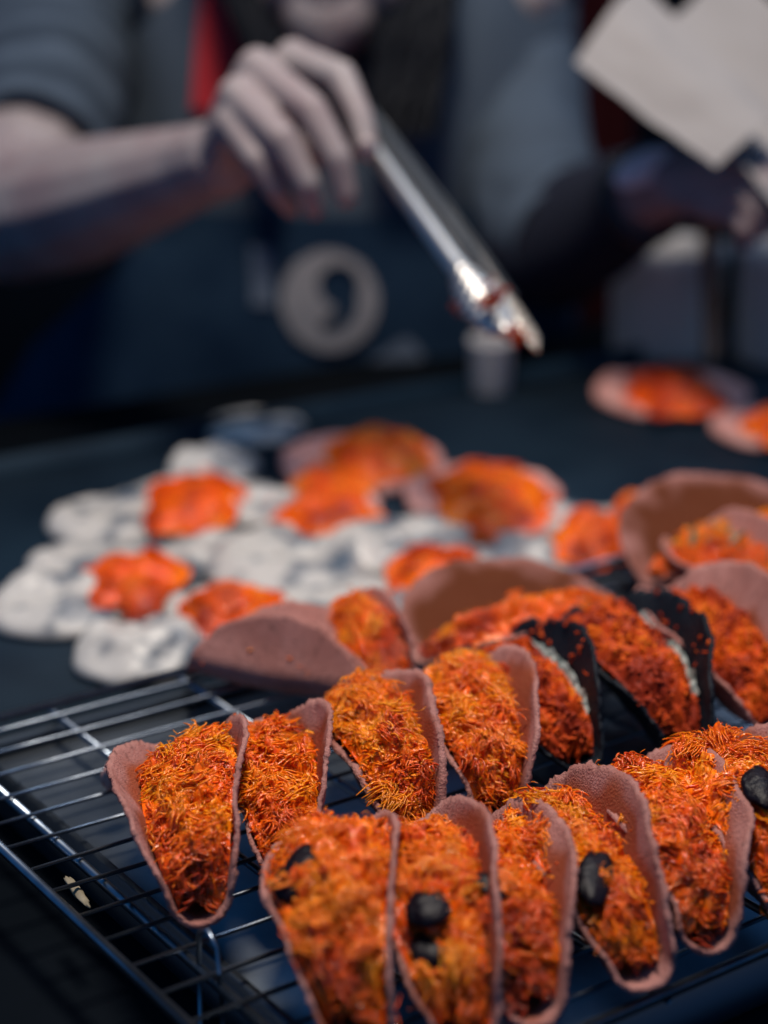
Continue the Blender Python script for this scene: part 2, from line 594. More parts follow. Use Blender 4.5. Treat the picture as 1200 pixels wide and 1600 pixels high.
def taco(label, near, far=None, yaw=None, Rr=.046, phiL=25, phiR=14, roll=0, pitch=0, rb=.010, kind='pink', seed=1, fill=.80,
         bulge=.30, warm=.5, n=2600, raisins=(), torn=0.0, z=RACK_Z, rock=.30, style='threads', flare=.20, fr=(-.86, .80), fillL=None,
         thick=.0016, rad=.00046, length=.0060, redend=.35, curl=.0, dz=0.0, extra=None, sL=.72, sR=1.05):
    rng = np.random.default_rng(seed)
    N_ = px(*near, z=z)
    if far is not None:
        F_ = px(*far, z=z)
        d = F_ - N_
        yaw = math.atan2(-d.x, d.y)
        Rr = d.length / 2
    else:
        yaw = R(yaw)
    cen = N_ + Vector((-math.sin(yaw), math.cos(yaw), 0)) * Rr
    root = empty('filled_pancake', (cen.x, cen.y, z), yaw, label, 'pancake', GROUP_T)
    pL, pR = R(phiL), R(phiR)
    fL = fill if fillL is None else fillL

    def mp(a, b, off=0.0):
        a = np.asarray(a, float); b = np.asarray(b, float)
        b = np.where(b > 0, b * sR, b * sL)
        phi = np.where(b > 0, pR, pL) + flare * a / Rr
        am = math.pi / 2 - phi
        ab = np.abs(b); sg = np.sign(b)
        arc = np.minimum(ab, rb * am)
        leg = np.maximum(ab - rb * am, 0)
        al = arc / rb
        x = rb * np.sin(al) + leg * np.cos(am)
        zz = rb * (1 - np.cos(al)) + leg * np.sin(am)
        cu = curl * leg * leg / Rr
        x = x - np.sin(al) * (off + cu)
        zz = zz + np.cos(al) * (off + cu)
        zz = zz + np.where(a > 0, rock, .06) * (a / Rr) ** 2 * Rr
        return np.stack([sg * x, a, zz], -1)

    cr, sr = math.cos(R(roll)), math.sin(R(roll))
    cp, sp = math.cos(R(pitch)), math.sin(R(pitch))

    def fin(P):
        P = np.asarray(P)
        x = P[..., 0] * cr + P[..., 2] * sr
        zz = -P[..., 0] * sr + P[..., 2] * cr
        y = P[..., 1]
        y2 = y * cp - zz * sp
        z2 = y * sp + zz * cp
        return np.stack([x, y2, z2], -1)

    # shell: disc bent over the fold
    NR, NT = 18, 216
    rim = np.zeros(NT)
    for j in range(NT):
        th = 2 * math.pi * j / NT
        c_, s_ = math.cos(th), math.sin(th)
        rim[j] = 1 + .050 * nz(c_, s_, 0, 1.7, seed) + .020 * nz(c_, s_, 0, 6, seed + 5) + .007 * nz(c_, s_, 0, 22, seed + 9) + .007 * nz(c_, s_, 0, 60, seed + 12)
        if torn:
            q_ = nz(c_, s_, 0, 3.2, seed + 40)
            rim[j] -= torn * max(0, q_ - .15)
    V, th_ = [], np.arange(NT) * 2 * math.pi / NT
    lay, cols_ = [], []
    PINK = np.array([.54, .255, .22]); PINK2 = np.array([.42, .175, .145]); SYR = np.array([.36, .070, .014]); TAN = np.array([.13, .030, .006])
    for sd, off in ((0, 0.0), (1, thick)):
        for i in range(NR + 1):
            f = (i / NR) ** .8
            r = Rr * f * (1 + (rim - 1) * f ** 3)
            if sd == 0 and i == NR: r = r * .996
            a, b = r * np.cos(th_), r * np.sin(th_)
            wob = np.array([nz(aa, bb, 0, 55, seed + 60) for aa, bb in zip(a, b)]) * .0022 * f
            P = mp(a, b, off + wob)
            if i == NR:
                P = P + rng.normal(0, .00026, P.shape)
            lay.append(P)
            v1 = np.array([nz(aa, bb, 0, 70, seed + 61) for aa, bb in zip(a, b)])
            v2 = np.array([nz(aa, bb, 0, 420, seed + 62) for aa, bb in zip(a, b)])
            cl = PINK + (PINK2 - PINK) * np.clip(.5 + v1 * .9 + v2 * .5, 0, 1)[:, None]
            cl = cl * (1 - .45 * np.clip((np.array([nz(aa, bb, 0, 900, seed + 63) for aa, bb in zip(a, b)]) - .38) * 5, 0, 1))[:, None]
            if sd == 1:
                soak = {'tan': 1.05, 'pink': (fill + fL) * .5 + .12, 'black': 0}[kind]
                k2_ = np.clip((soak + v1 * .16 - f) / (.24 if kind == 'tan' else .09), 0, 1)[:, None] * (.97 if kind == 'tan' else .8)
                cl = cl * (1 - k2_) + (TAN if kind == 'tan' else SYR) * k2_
            cols_.append(cl)
    V = np.concatenate(lay)
    q = []
    n1 = (NR + 1) * NT
    for i in range(NR):
        for j in range(NT):
            j2 = (j + 1) % NT
            q.append((i * NT + j, i * NT + j2, (i + 1) * NT + j2, (i + 1) * NT + j))
            q.append((n1 + i * NT + j, n1 + (i + 1) * NT + j, n1 + (i + 1) * NT + j2, n1 + i * NT + j2))
    for j in range(NT):
        j2 = (j + 1) % NT
        q.append((NR * NT + j, NR * NT + j2, n1 + NR * NT + j2, n1 + NR * NT + j))
    V = fin(V)
    zmin = V[:, 2].min() - dz
    V[:, 2] -= zmin
    me = mesh_np('shell', V, q, col=np.concatenate(cols_))
    link('shell', me, M['black_shell'] if kind == 'black' else M['shell'], root)

    def fill_fn(u, v):
        a = (fr[0] + (fr[1] - fr[0]) * v) * Rr
        L = np.sqrt(np.maximum(Rr * Rr - a * a, 0))
        taper = np.minimum(1, np.minimum((v + .03) / .10, (1.03 - v) / .16))
        taper = .55 + .45 * np.clip(taper, 0, 1)
        PL = mp(a, -L * fL * taper, thick + .0004)
        PR = mp(a, L * fill * taper, thick + .0004)
        s_ = u[:, None] if u.ndim == 1 else u
        P = PL * (1 - s_) + PR * s_
        w = np.linalg.norm(PR - PL, axis=1)
        bl = bulge * w * 4 * u * (1 - u) * (.35 + .65 * np.sin(np.pi * np.clip(v, 0, 1)) ** .7)
        hn = nz_arr(np.stack([a * 1.0, u * .045, 0 * a], 1), 105, seed + 2) * .0070 + nz_arr(np.stack([a, u * .04, 0 * a], 1), 230, seed + 4) * .0044
        env = np.clip(4 * u * (1 - u) * 2.2, 0, 1)
        P = P.copy()
        P[:, 2] += bl + hn * env
        nr = np.stack([-(PR - PL)[:, 2], 0 * a, (PR - PL)[:, 0]], 1)
        nr /= np.linalg.norm(nr, axis=1, keepdims=True) + 1e-9
        nr = nr + np.stack([(2 * u - 1) * bulge * 1.3, (-.25 - (0.5 - v) * .9), 0 * a], 1) * .6
        nr /= np.linalg.norm(nr, axis=1, keepdims=True) + 1e-9
        P2 = fin(P)
        P2[:, 2] -= zmin
        return P2, fin(nr)

    S_ = Soup()
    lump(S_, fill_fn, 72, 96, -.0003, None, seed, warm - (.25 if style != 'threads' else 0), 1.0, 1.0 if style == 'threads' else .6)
    wf = lambda u, v: np.where(v > .7, -redend * (v - .7) / .3, 0) - .28 * np.clip(.32 - v, 0, 1) / .32 + .26 * np.exp(-((u - .55) / .25) ** 2 - ((v - .58) / .18) ** 2)  # the warmer middle paints the lit glow of the filling into its colour
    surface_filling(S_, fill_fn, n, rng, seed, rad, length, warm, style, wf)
    # a few threads straying out over the rims
    if style == 'threads':
        m = int(n * .06)
        surface_filling(S_, lambda u, v: (lambda P, N2: (P + N2 * .0026, N2))(*fill_fn(u, v)), m, rng, seed + 77, rad * .8, length * 1.3, warm + .1, style)
    fo = link('filling', S_.mesh('filling', True, True), M['threads'] if style == 'threads' else M['crumbs'], root)
    for (ru, rv, L_, W_, rot, tilt) in raisins:
        P, Nn = fill_fn(np.array([ru]), np.array([rv]))
        ro = link('raisin', raisin_mesh(rng, L_, W_), M['raisin'], root)
        nv = Vector(Nn[0])
        ro.rotation_euler = (nv.to_track_quat('Z', 'Y').to_matrix() @ Matrix.Rotation(R(rot), 3, 'Z') @ Matrix.Rotation(R(tilt), 3, 'X')).to_euler()
        ro.location = Vector(P[0]) + nv * (W_ * .38 + .0009)
    if extra:
        extra(root, fill_fn, rng, mp, fin, zmin, Rr, fill, thick)
    return root


def glaze(root, fill_fn, rng, mp, fin, zmin, Rr, fill, thick):
    """streak of glossy coconut cream along the right flap"""
    S_ = Soup()
    vs = []
    a = np.linspace(-.62, .70, 60) * Rr
    L = np.sqrt(Rr * Rr - a * a)
    rows = []
    for k_, off in enumerate((-.09, -.045, 0, .045, .09)):
        wob = np.array([nz(x, 0, 0, 160, 3 + k_ * .4) for x in a]) * .06
        bb = L * np.clip(fill * .98 + off * (1 + wob * 4) + wob, .2, .97)
        P = mp(a, bb, thick + .0004 + .0015 * (1 - abs(off) / .09) + wob * .006)
        P = fin(P); P[:, 2] -= zmin
        rows.append(P)
    V = np.stack(rows, 1).reshape(-1, 3)
    S_.add(V, grid_quads(60, 5))
    link('coconut_cream', S_.mesh('coconut_cream'), M['cream_glaze'], root)
    S_ = Soup()
    for i in range(26):
        P, Nn = fill_fn(rng.uniform(0, 1, 1), rng.uniform(0.02, .95, 1))
    # stray crumbs on the bare charcoal flap
    m = 22
    aa = rng.uniform(-.6, .75, m) * Rr
    LL = np.sqrt(Rr * Rr - aa * aa)
    P = fin(mp(aa, LL * rng.uniform(fill, .98, m), thick + .0008)); P[:, 2] -= zmin
    Nn = np.tile(np.array([[-.8, -.3, .5]]), (m, 1))
    D = rng.normal(size=(m, 3)); D /= np.linalg.norm(D, axis=1, keepdims=True)
    V, Q, cc = strands(rng, P, Nn, D, np.full(m, .0028), rng.uniform(.0005, .0011, m), palette(rng.uniform(.0, .5, m)) * .65, K=5, S=4)
    S_.add(V, Q, None, cc)
    link('crumbs', S_.mesh('crumbs', True, True), M['crumbs'], root)


def onion(root, fill_fn, rng, mp, fin, zmin, Rr, fill, thick):
    S_ = Soup()
    for i in range(9):
        P, Nn = fill_fn(rng.uniform(.2, .8, 1), rng.uniform(.45, .9, 1))
        p = Vector(P[0]) + Vector(Nn[0]) * .002
        d = Vector(rng.normal(size=3)).normalized() * .005
        tube(S_, [p - d, p + Vector((0, 0, .001)), p + d], [.0009, .0014, .0008], 6)
    link('herb', S_.mesh('herb'), M['green'], root)


# --- second row, in focus
taco('lone pink shell heaped with orange egg threads, at the left end of the rack', (318, 1466), yaw=8, Rr=.0485, phiL=34, phiR=12,
     seed=1, fill=.76, fillL=.66, warm=.50, n=2600, torn=.10, bulge=.20, flare=.16, rb=.011, rock=.22, sL=.95)
taco('pink shell with a bare rounded far rim, right next to the lone left shell', (462, 1412), yaw=8, Rr=.0445, phiL=24, phiR=22,
     seed=2, roll=-5, fill=.62, fillL=1.0, warm=.56, n=2500, bulge=.20, rock=.40)
taco('pink shell whose right rim is thick, pale and torn, third in the sharp row', (652, 1345), yaw=16, Rr=.046, phiL=32, phiR=14,
     seed=3, roll=4, fill=.70, fillL=1.0, warm=.66, n=2700, torn=.12, bulge=.30, thick=.0024, rock=.32)
taco('pink shell with a broad bare right rim, just left of the black shells', (782, 1305), yaw=8, Rr=.047, phiL=30, phiR=22,
     seed=4, fill=.64, fillL=1.0, warm=.62, n=2600, bulge=.26, rock=.38)
# --- front row
taco('blurred pink shell nearest the lens with a dark raisin on its upper left', (560, 1668), yaw=6, Rr=.047, phiL=34, phiR=12,
     seed=5, fill=.80, fillL=.92, sL=.85, warm=.50, n=2500, bulge=.30, raisins=((.22, .50, .0105, .0060, 28, 10),), rock=.25)
taco('blurred pink shell with a round dark raisin low in its middle, second in front', (725, 1650), yaw=9, Rr=.047, phiL=26, phiR=20,
     seed=6, roll=-4, pitch=3, fill=.68, fillL=1.0, warm=.58, n=2500, bulge=.18, raisins=((.42, .30, .0068, .0066, 20, 0), (.34, .20, .0065, .0055, 60, 0)), rock=.34)
taco('pink shell with smooth pale right wall and glinting syrup, third in front', (838, 1622), yaw=11, Rr=.0455, phiL=22, phiR=20,
     seed=7, roll=3, fill=.60, fillL=1.0, warm=.44, n=2500, bulge=.16, raisins=((.24, .34, .006, .0042, 15, 0),), rock=.34)
taco('pink shell with a long dark raisin against its thin shaded right wall', (1012, 1562), yaw=17, Rr=.047, phiL=26, phiR=20,
     seed=8, roll=-6, fill=.58, fillL=1.0, warm=.54, n=2500, bulge=.18, torn=.14, raisins=((.36, .25, .0108, .0056, -35, 0),), rock=.34)
taco('pink shell with a wide scalloped pale rim, its threads piled to the top, front right', (1105, 1517), yaw=12, Rr=.0475, phiL=24, phiR=24,
     seed=9, roll=6, pitch=-2, fill=.62, fillL=1.0, warm=.48, n=2600, bulge=.20, rock=.38)
taco('pink shell cut by the right photo edge, a dark raisin at its middle', (1255, 1480), yaw=12, Rr=.048, phiL=30, phiR=20,
     seed=10, fill=.72, fillL=1.0, warm=.55, n=2500, bulge=.26, raisins=((.46, .34, .0095, .006, 10, 0),), rock=.3)
# --- charcoal shells
taco('black charcoal shell with red crumbs and a pale cream streak on its right flap', (912, 1220), yaw=20, Rr=.045, phiL=60, phiR=20,
     kind='black', seed=11, fill=.58, fillL=.62, warm=.30, n=1700, style='crumbs', bulge=.24, torn=.10, extra=glaze, sL=1.05, redend=.2)
taco('black charcoal shell heaped with red crumbs, its broad ragged rim arching right', (1075, 1200), yaw=14, Rr=.049, phiL=38, phiR=24,
     kind='black', seed=12, fill=.56, fillL=1.0, warm=.24, n=1800, style='crumbs', bulge=.28, torn=.14, extra=glaze, sL=.85, redend=.2, rock=.42)
# --- shells at the back of the rack
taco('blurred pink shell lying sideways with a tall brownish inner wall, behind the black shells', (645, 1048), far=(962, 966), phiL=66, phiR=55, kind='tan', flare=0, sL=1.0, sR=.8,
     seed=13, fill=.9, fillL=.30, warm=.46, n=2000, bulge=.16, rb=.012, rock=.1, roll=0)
taco('pink shell behind the right black shell, its wide rim running off the photo', (1205, 1160), yaw=16, Rr=.052, phiL=34, phiR=22,
     seed=14, fill=.62, warm=.36, n=2000, bulge=.24, style='crumbs', rock=.4)
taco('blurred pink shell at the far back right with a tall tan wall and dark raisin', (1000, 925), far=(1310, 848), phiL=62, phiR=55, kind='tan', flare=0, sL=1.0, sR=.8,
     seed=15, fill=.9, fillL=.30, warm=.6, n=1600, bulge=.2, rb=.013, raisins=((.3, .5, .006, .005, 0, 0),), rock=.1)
taco('blurred pink shell at the right photo edge with green herb on its filling', (1215, 1010), yaw=20, Rr=.046, phiL=34, phiR=22,
     seed=16, fill=.66, warm=.42, n=1500, bulge=.28, extra=onion)
taco('closed pink shell turned with its smooth outside to the viewer, far rack edge', (590, 1102), far=(300, 1054), phiL=-30, phiR=58,
     seed=17, fill=.55, warm=.5, n=900, bulge=.05, rb=.010, rock=.06, flare=0, sL=1.0)
taco('half hidden pink shell with orange filling, squeezed behind the closed shell', (625, 1105), yaw=26, Rr=.036, phiL=28, phiR=14,
     seed=18, fill=.75, warm=.5, n=1200, bulge=.3)


# --- pancakes still on the griddle
def pancake(label, at, rx, kind='white', h=.010, blob=None, blob_r=None, blob_h=.014, seed=1, warm=.5, n=420, hole=None, raisins=(), group='pancakes cooking on the griddle'):
    rng = np.random.default_rng(seed + 200)
    c = px(*at, z=0.0)
    dep = (c - Vector((0, 0, CAM_Z))).dot(Vector((0, math.cos(PITCH), -math.sin(PITCH))))
    sc = dep / FPX
    Rr = rx * sc * (1.13 if kind == 'white' else 1.0)
    root = empty('griddle_pancake', (c.x, c.y, 0.004), 0, label, 'pancake', group)
    NR, NT = 20, 56
    vs = []
    topz = {}
    for i in range(NR + 1):
        f = i / NR
        for j in range(NT):
            th = 2 * math.pi * j / NT
            x, y = math.cos(th) * f, math.sin(th) * f
            w = 1 + .07 * nz(math.cos(th), math.sin(th), 0, 1.6, seed)
            if kind == 'white':
                sw = .5 + .5 * math.sin(9 * f * 1.2 + th * 2 + 3 * nz(x, y, 0, 2, seed))
                z = h * ((1 - f ** 4) ** .6) * (.50 + .10 * sw * (f > .1) + .55 * nz(x, y, 0, 1.7, seed + 3) + .10 * nz(x, y, 0, 7, seed + 4))
                if hole:
                    d = math.hypot(x - hole[0], y - hole[1])
                    z *= 1 - .95 * math.exp(-(d / hole[2]) ** 4)
                z = max(z, .0006)
            else:
                z = .0022 + .002 * f ** 4 * (1 + nz(x, y, 0, 3, seed)) + .0008 * nz(x, y, 0, 8, seed)
            vs.append((x * Rr * w, y * Rr * w, z))
    S_ = Soup()
    vs2 = [(x, y, -.0015) for (x, y, z) in vs[-NT:]]
    q = grid_quads(NR + 1, NT, False, True)
    o_ = len(vs)
    q += [(NR * NT + j, o_ + j, o_ + (j + 1) % NT, NR * NT + (j + 1) % NT) for j in range(NT)]
    S_.add(vs + vs2, q)
    link('cream' if kind == 'white' else 'batter', S_.mesh('batter'), M['cream'] if kind == 'white' else M['batter'], root)
    blobs = [] if blob is None else (blob if isinstance(blob, list) else [blob])
    for bi, (bx, by, brx, bry, bh) in enumerate(blobs):
        bc = px(bx, by, z=.010) - c
        b0 = .004 if kind != 'white' else h * .45
        arx, ary = brx * sc * (1.18 if kind == 'white' else 1), bry * sc * (1.25 if kind == 'white' else 1)

        def fn(u, v, bc=bc, arx=arx, ary=ary, bh=bh, b0=b0, bi=bi):
            th = u * 2 * math.pi
            f = np.sqrt(np.clip(v, 0, 1))
            P0 = np.stack([np.cos(th), np.sin(th), 0 * th], 1)
            wob = 1 + .42 * nz_arr(P0, 1.9, seed + bi * 3.3)
            x = bc.x + np.cos(th) * f * arx * wob
            y = bc.y + np.sin(th) * f * ary * wob
            z = b0 + bh * (1 - f ** 2.2)
            P = np.stack([x, y, z], 1)
            P[:, 2] += nz_arr(P, 90, seed + 8) * .005 * (1 - f ** 3)
            Nn = np.stack([np.cos(th) * f * .9, np.sin(th) * f * .9, .6 + 0 * f], 1)
            Nn /= np.linalg.norm(Nn, axis=1, keepdims=True)
            return P, Nn
        F_ = Soup()
        lump(F_, fn, 40, 22, .0002, None, seed, warm)
        surface_filling(F_, fn, n, rng, seed, .0007, .009, warm, 'threads')
        link('filling', F_.mesh('filling', True, True), M['threads'], root)
    for (rx_, ry_, L_) in raisins:
        rc = px(rx_, ry_, z=.014) - c
        ro = link('raisin', raisin_mesh(rng, L_, L_ * .7), M['raisin'], root)
        ro.location = (rc.x, rc.y, .0125)
    return root


pancake('white meringue topped pancake at the left end of the griddle', (92, 958), 98, seed=1, h=.016)
pancake('pale lacy batter pancake nearest the rack, left of the closed pink shell', (225, 1028), 98, seed=2, h=.018)
pancake('plain white pancake at the far left of the griddle', (178, 822), 92, seed=3, h=.014)
pancake('white pancake with an orange star shaped dollop, far left group', (300, 796), 104, seed=4, h=.012, blob=(303, 790, 68, 110, .010), warm=.36)
pancake('white pancake peeping out at the back left, without filling', (335, 738), 64, seed=5, h=.014)
pancake('white pancake with a slanting orange dollop above the lacy pancake', (222, 900), 88, seed=6, h=.010, blob=(208, 905, 68, 95, .010), warm=.34)
pancake('white pancake with orange dollop right behind the closed pink shell', (338, 962), 74, seed=7, h=.010, blob=(362, 955, 66, 85, .011), warm=.38)
pancake('white pancake with a round dark hole melted in its middle', (452, 888), 118, seed=8, h=.014, hole=(.22, .0, .30))
pancake('small white pancake just beyond the far rim of the rack', (580, 950), 78, seed=9, h=.013)
pancake('bright white pancake between the orange topped ones in the middle', (590, 868), 86, seed=10, h=.016)
pancake('pale white pancake half covered by the middle orange pancakes', (400, 800), 70, seed=11, h=.012)
pancake('large pink pancake with a glowing orange heap, furthest back in the middle', (565, 735), 128, 'pink', seed=12,
        blob=[(590, 712, 88, 110, .015), (520, 760, 60, 90, .007)], warm=.62, n=700)
pancake('small pink pancake with an orange heap in front of the glowing one', (505, 806), 88, 'pink', seed=13, blob=(510, 800, 82, 90, .012), warm=.46, n=600)
pancake('large pink pancake with orange filling and two dark raisins', (752, 785), 124, 'pink', seed=14, blob=(765, 778, 104, 150, .011), warm=.55, n=900,
        raisins=((776, 778, .006), (731, 757, .005)))
pancake('white pancake with an orange dollop behind the sideways pink shell', (705, 905), 96, seed=15, h=.010, blob=(690, 900, 76, 100, .012), warm=.42, n=520)
pancake('white pancake without filling right of the middle, near the rack rim', (838, 880), 84, seed=16, h=.015)
pancake('white pancake with a ragged orange dollop on its right half', (905, 838), 78, seed=17, h=.014, blob=(922, 848, 50, 80, .014), warm=.45)
pancake('pancake with a tall orange heap beside the far tan walled shell', (985, 832), 68, seed=18, h=.010, blob=(1000, 820, 46, 70, .018), warm=.5)
pancake('finished pink pancake with dark orange filling at the far right of the griddle', (1045, 625), 119, 'pink', seed=19,
        blob=(1052, 612, 72, 120, .012), warm=.12, n=700)
pancake('pink pancake with pale orange filling cut by the right edge of the photo', (1200, 680), 88, 'pink', seed=20, blob=(1216, 668, 52, 90, .010), warm=.48, n=500)
pancake('flat white pancake between the star topped and slanting topped pancakes', (120, 888), 70, seed=22, h=.009)
pancake('flat white pancake in the gap behind the one with a melted hole', (345, 868), 72, seed=23, h=.009)
pancake('flat white pancake filling the gap before the two raisin pancake', (665, 852), 74, seed=24, h=.011)
pancake('flat white pancake just right of the dollop behind the closed shell', (480, 958), 66, seed=25, h=.009)
pancake('thin foamy splash of batter at the back of the griddle', (400, 676), 70, seed=21, h=.008)


# small crumbs fallen on the rack
def crumb(label, at, size, m, name, z=RACK_Z, stretch=(1, 1, 1), rz=0):
    bm = bmesh.new()
    bmesh.ops.create_icosphere(bm, subdivisions=3, radius=1)
    for v in bm.verts:
        d = 1 + .3 * nz(*v.co, 1.5, at[0]) + .2 * nz(*v.co, 4, at[1])
        v.co = Vector((v.co.x * size * d * stretch[0], v.co.y * size * d * stretch[1], v.co.z * size * d * stretch[2]))
    me = bpy.data.meshes.new(name); bm.to_mesh(me); bm.free()
    for p in me.polygons: p.use_smooth = True
    o = link(name, me, m)
    p = px(*at, z=z)
    o.location = p + Vector((0, 0, size * stretch[2] * .7))
    o.rotation_euler = (0, 0, rz)
    tag(o, label, 'crumb')
    return o


crumb('pale pink wafer crumb leaning at the left side of the lone shell', (180, 1228), .0062, M['crumb_wafer'], 'wafer_crumb', stretch=(.8, .5, 1.1), rz=.5)
crumb('yellowish wafer splinter lying in the gap by the rack corner bar', (120, 1395), .0080, M['splinter'], 'wafer_splinter', z=RACK_Z - .006, stretch=(.20, 1.25, .15), rz=.55)


# ------------------------------------------------------------------ tongs
def frame_from(p, q, upv):
    d = (q - p).normalized()
    s_ = d.cross(upv).normalized()
    u = s_.cross(d).normalized()
    return d, s_, u


tA = px(560, 200, depth=0.915)
tB = px(794, 526, depth=0.800)
tongs = empty('tongs', tuple(tA), 0, 'steel serving tongs with scalloped tips held over the pancakes', 'tongs')
back = Vector((-.05, -.72, .68))
d, sd, up = frame_from(tA, tB, back)
TL = (tB - tA).length
for side_, shift, spread in ((0, 0.0, .0), (1, 1.0, .016)):
    S_ = Soup()
    nu, nv = 150, 15
    vs = []
    for i in range(nu):
        f = i / (nu - 1)
        w = .0055 + .0012 * f
        if side_ == 1: w *= .6
        if f > .72 and side_ == 0: w += .0048 * math.sin(math.pi * min(1, (f - .72) / .28) ** .9)
        if f > .93: w *= math.sqrt(max(0.02, 1 - ((f - .93) / .07) ** 2))
        for j in range(nv):
            g = j / (nv - 1) * 2 - 1
            scal = 1.0
            if f > .72 and abs(g) > .95:
                scal = 1 + .16 * math.sin(f * 190)
            cup = .0048 * (1 - g * g) if side_ == 0 else -.0048 * (1 - g * g)
            dim = .0009 * math.sin(f * 170) * math.cos(g * 8) * (f > .70)
            p = d * (f * TL) + sd * (g * w * scal) + up * (cup + dim)
            p += (sd * -.8 - up * .9) * (shift * (.0185 + spread * .4 * math.sin(math.pi * f) * .55))
            vs.append(p)
    n_ = len(vs)
    nn = up if side_ == 0 else -up
    vs2 = [v - nn * .0009 for v in vs]
    q = grid_quads(nu, nv)
    q2 = [(a_ + n_, d_ + n_, c_ + n_, b_ + n_) for (a_, b_, c_, d_) in q]
    edge = []
    for i in range(nu - 1):
        for j in (0, nv - 1):
            a_, b_ = i * nv + j, (i + 1) * nv + j
            edge.append((a_, b_, b_ + n_, a_ + n_))
    for j in range(nv - 1):
        for i in (0, nu - 1):
            a_, b_ = i * nv + j, i * nv + j + 1
            edge.append((a_, b_, b_ + n_, a_ + n_))
    S_.add([tuple(v) for v in vs + vs2], q + q2 + edge)
    link('tong_arm', S_.mesh('tong_arm'), M['steel'], tongs)
    # dark strip along each arm, painting the shade inside its channel
    S_ = Soup()
    off = (sd * -.8 - up * .9) * (shift * .0185)
    pts = [d * (TL * f) + off + sd * (-.0098 if side_ == 0 else -.0050) + (sd * -.8 - up * .9) * (shift * spread * .4 * math.sin(math.pi * f) * .55) for f in (-.16, 0, .15, .40, .62, .80)]
    tube(S_, pts, ([.0034, .0042, .0044, .0042, .0038, .0020] if side_ == 0 else [.0016] * 6), 8)
    link('channel_shade', S_.mesh('channel_shade'), M['rubber_shade'], tongs)
S_ = Soup()
tube(S_, [d * (-.30 * TL), d * (-.15 * TL), Vector((0, 0, 0)) + d * .01], [.006, .008, .008], 10, squash=.5)
link('hinge', S_.mesh('hinge'), M['rubber_shade'], tongs)

S_ = Soup()
rng = np.random.default_rng(9)


def crumb_cluster(label, at, depth, size, n, warm):
    c = px(*at, depth=depth)
    rng = np.random.default_rng(int(at[0]))
    P = rng.normal(0, size * .5, (n, 3))
    N2 = P / (np.linalg.norm(P, axis=1, keepdims=True) + 1e-9)
    D = rng.normal(size=(n, 3)); D /= np.linalg.norm(D, axis=1, keepdims=True)
    V, Q, cc = strands(rng, P, N2, D, np.full(n, size * .9), np.full(n, size * .16), palette(np.clip(rng.normal(warm, .12, n), 0, 1)) * .6, K=5, S=4)
    S_ = Soup(); S_.add(V, Q, None, cc)
    o = link('filling_crumb', S_.mesh('filling_crumb', True, True), M['crumbs'])
    o.location = c
    tag(o, label, 'crumb', 'filling crumbs stuck to the tongs')


crumb_cluster('dark red crumb lodged between the jaws of the tongs', (770, 466), .800, .0062, 50, .0)
crumb_cluster('orange crumbs dangling from the very tip of the tongs', (806, 526), .790, .0055, 36, .15)
crumb_cluster('small orange crumb at the left scallop of the tongs', (714, 480), .832, .0030, 24, .40)

# ------------------------------------------------------------------ the vendor
pc = px(545, 420, depth=1.36)
person = empty('person', (pc.x, pc.y, -0.45), 0, 'vendor in a striped grey blue shirt and dark printed apron, holding tongs and papers', 'person')


def rp(v):
    return Vector(v) - person.location


def ball_chain(bm, pts, step=.35):
    """pts: list of (Vector, radius): spheres along the polyline"""
    for (p, r), (q, r2) in zip(pts[:-1], pts[1:]):
        L = (q - p).length
        n = max(1, int(L / (min(r, r2) * step)))
        for i in range(n + 1):
            f = i / n
            m4 = Matrix.Translation(p.lerp(q, f))
            bmesh.ops.create_icosphere(bm, subdivisions=2, radius=r + (r2 - r) * f, matrix=m4)


def remesh(bm, name, voxel, smooth_it=4):
    me = bpy.data.meshes.new(name + '_raw')
    bm.to_mesh(me); bm.free()
    o = bpy.data.objects.new(name + '_raw', me)
    C.objects.link(o)
    md = o.modifiers.new('r', 'REMESH'); md.mode = 'VOXEL'; md.voxel_size = voxel
    ms = o.modifiers.new('s', 'SMOOTH'); ms.iterations = smooth_it; ms.factor = .5
    dg = bpy.context.evaluated_depsgraph_get()
    me2 = bpy.data.meshes.new_from_object(o.evaluated_get(dg))
    bpy.data.objects.remove(o)
    me2.name = name
    for p in me2.polygons: p.use_smooth = True
    return me2


def J(x, y, dep, r):
    return (rp(px(x, y, depth=dep)), r)


bm = bmesh.new()
# torso and pelvis (under the clothes)
xc = pc.x
TY = lambda z: pc.y + .02 - .10 * (z - .1)          # spine leans forward with height
SH = 0.215
T = lambda x, z, dy, r: (rp((x, TY(z) + dy, z)), r)
ball_chain(bm, [T(xc, -.38, 0, .10), T(xc, -.1, 0, .095), T(xc, .10, 0, .10), T(xc, .24, 0, .08), T(xc, .31, -.02, .05)])
ball_chain(bm, [T(xc - .06, -.38, 0, .09), T(xc - .06, .1, 0, .08)])
ball_chain(bm, [T(xc + .06, -.38, 0, .09), T(xc + .06, .1, 0, .08)])
# legs of the seated vendor (below the counter)
for sgn in (-1, 1):
    hip = rp((xc + sgn * .10, TY(-.4), -.40)); knee = rp((xc + sgn * .14, TY(-.4) + .02, -.62)); foot = rp((xc + sgn * .14, TY(-.4) + .03, -.83))
    ball_chain(bm, [(hip, .085), (knee, .055), (foot, .04), (foot + Vector((0, -.14, 0)), .03)])
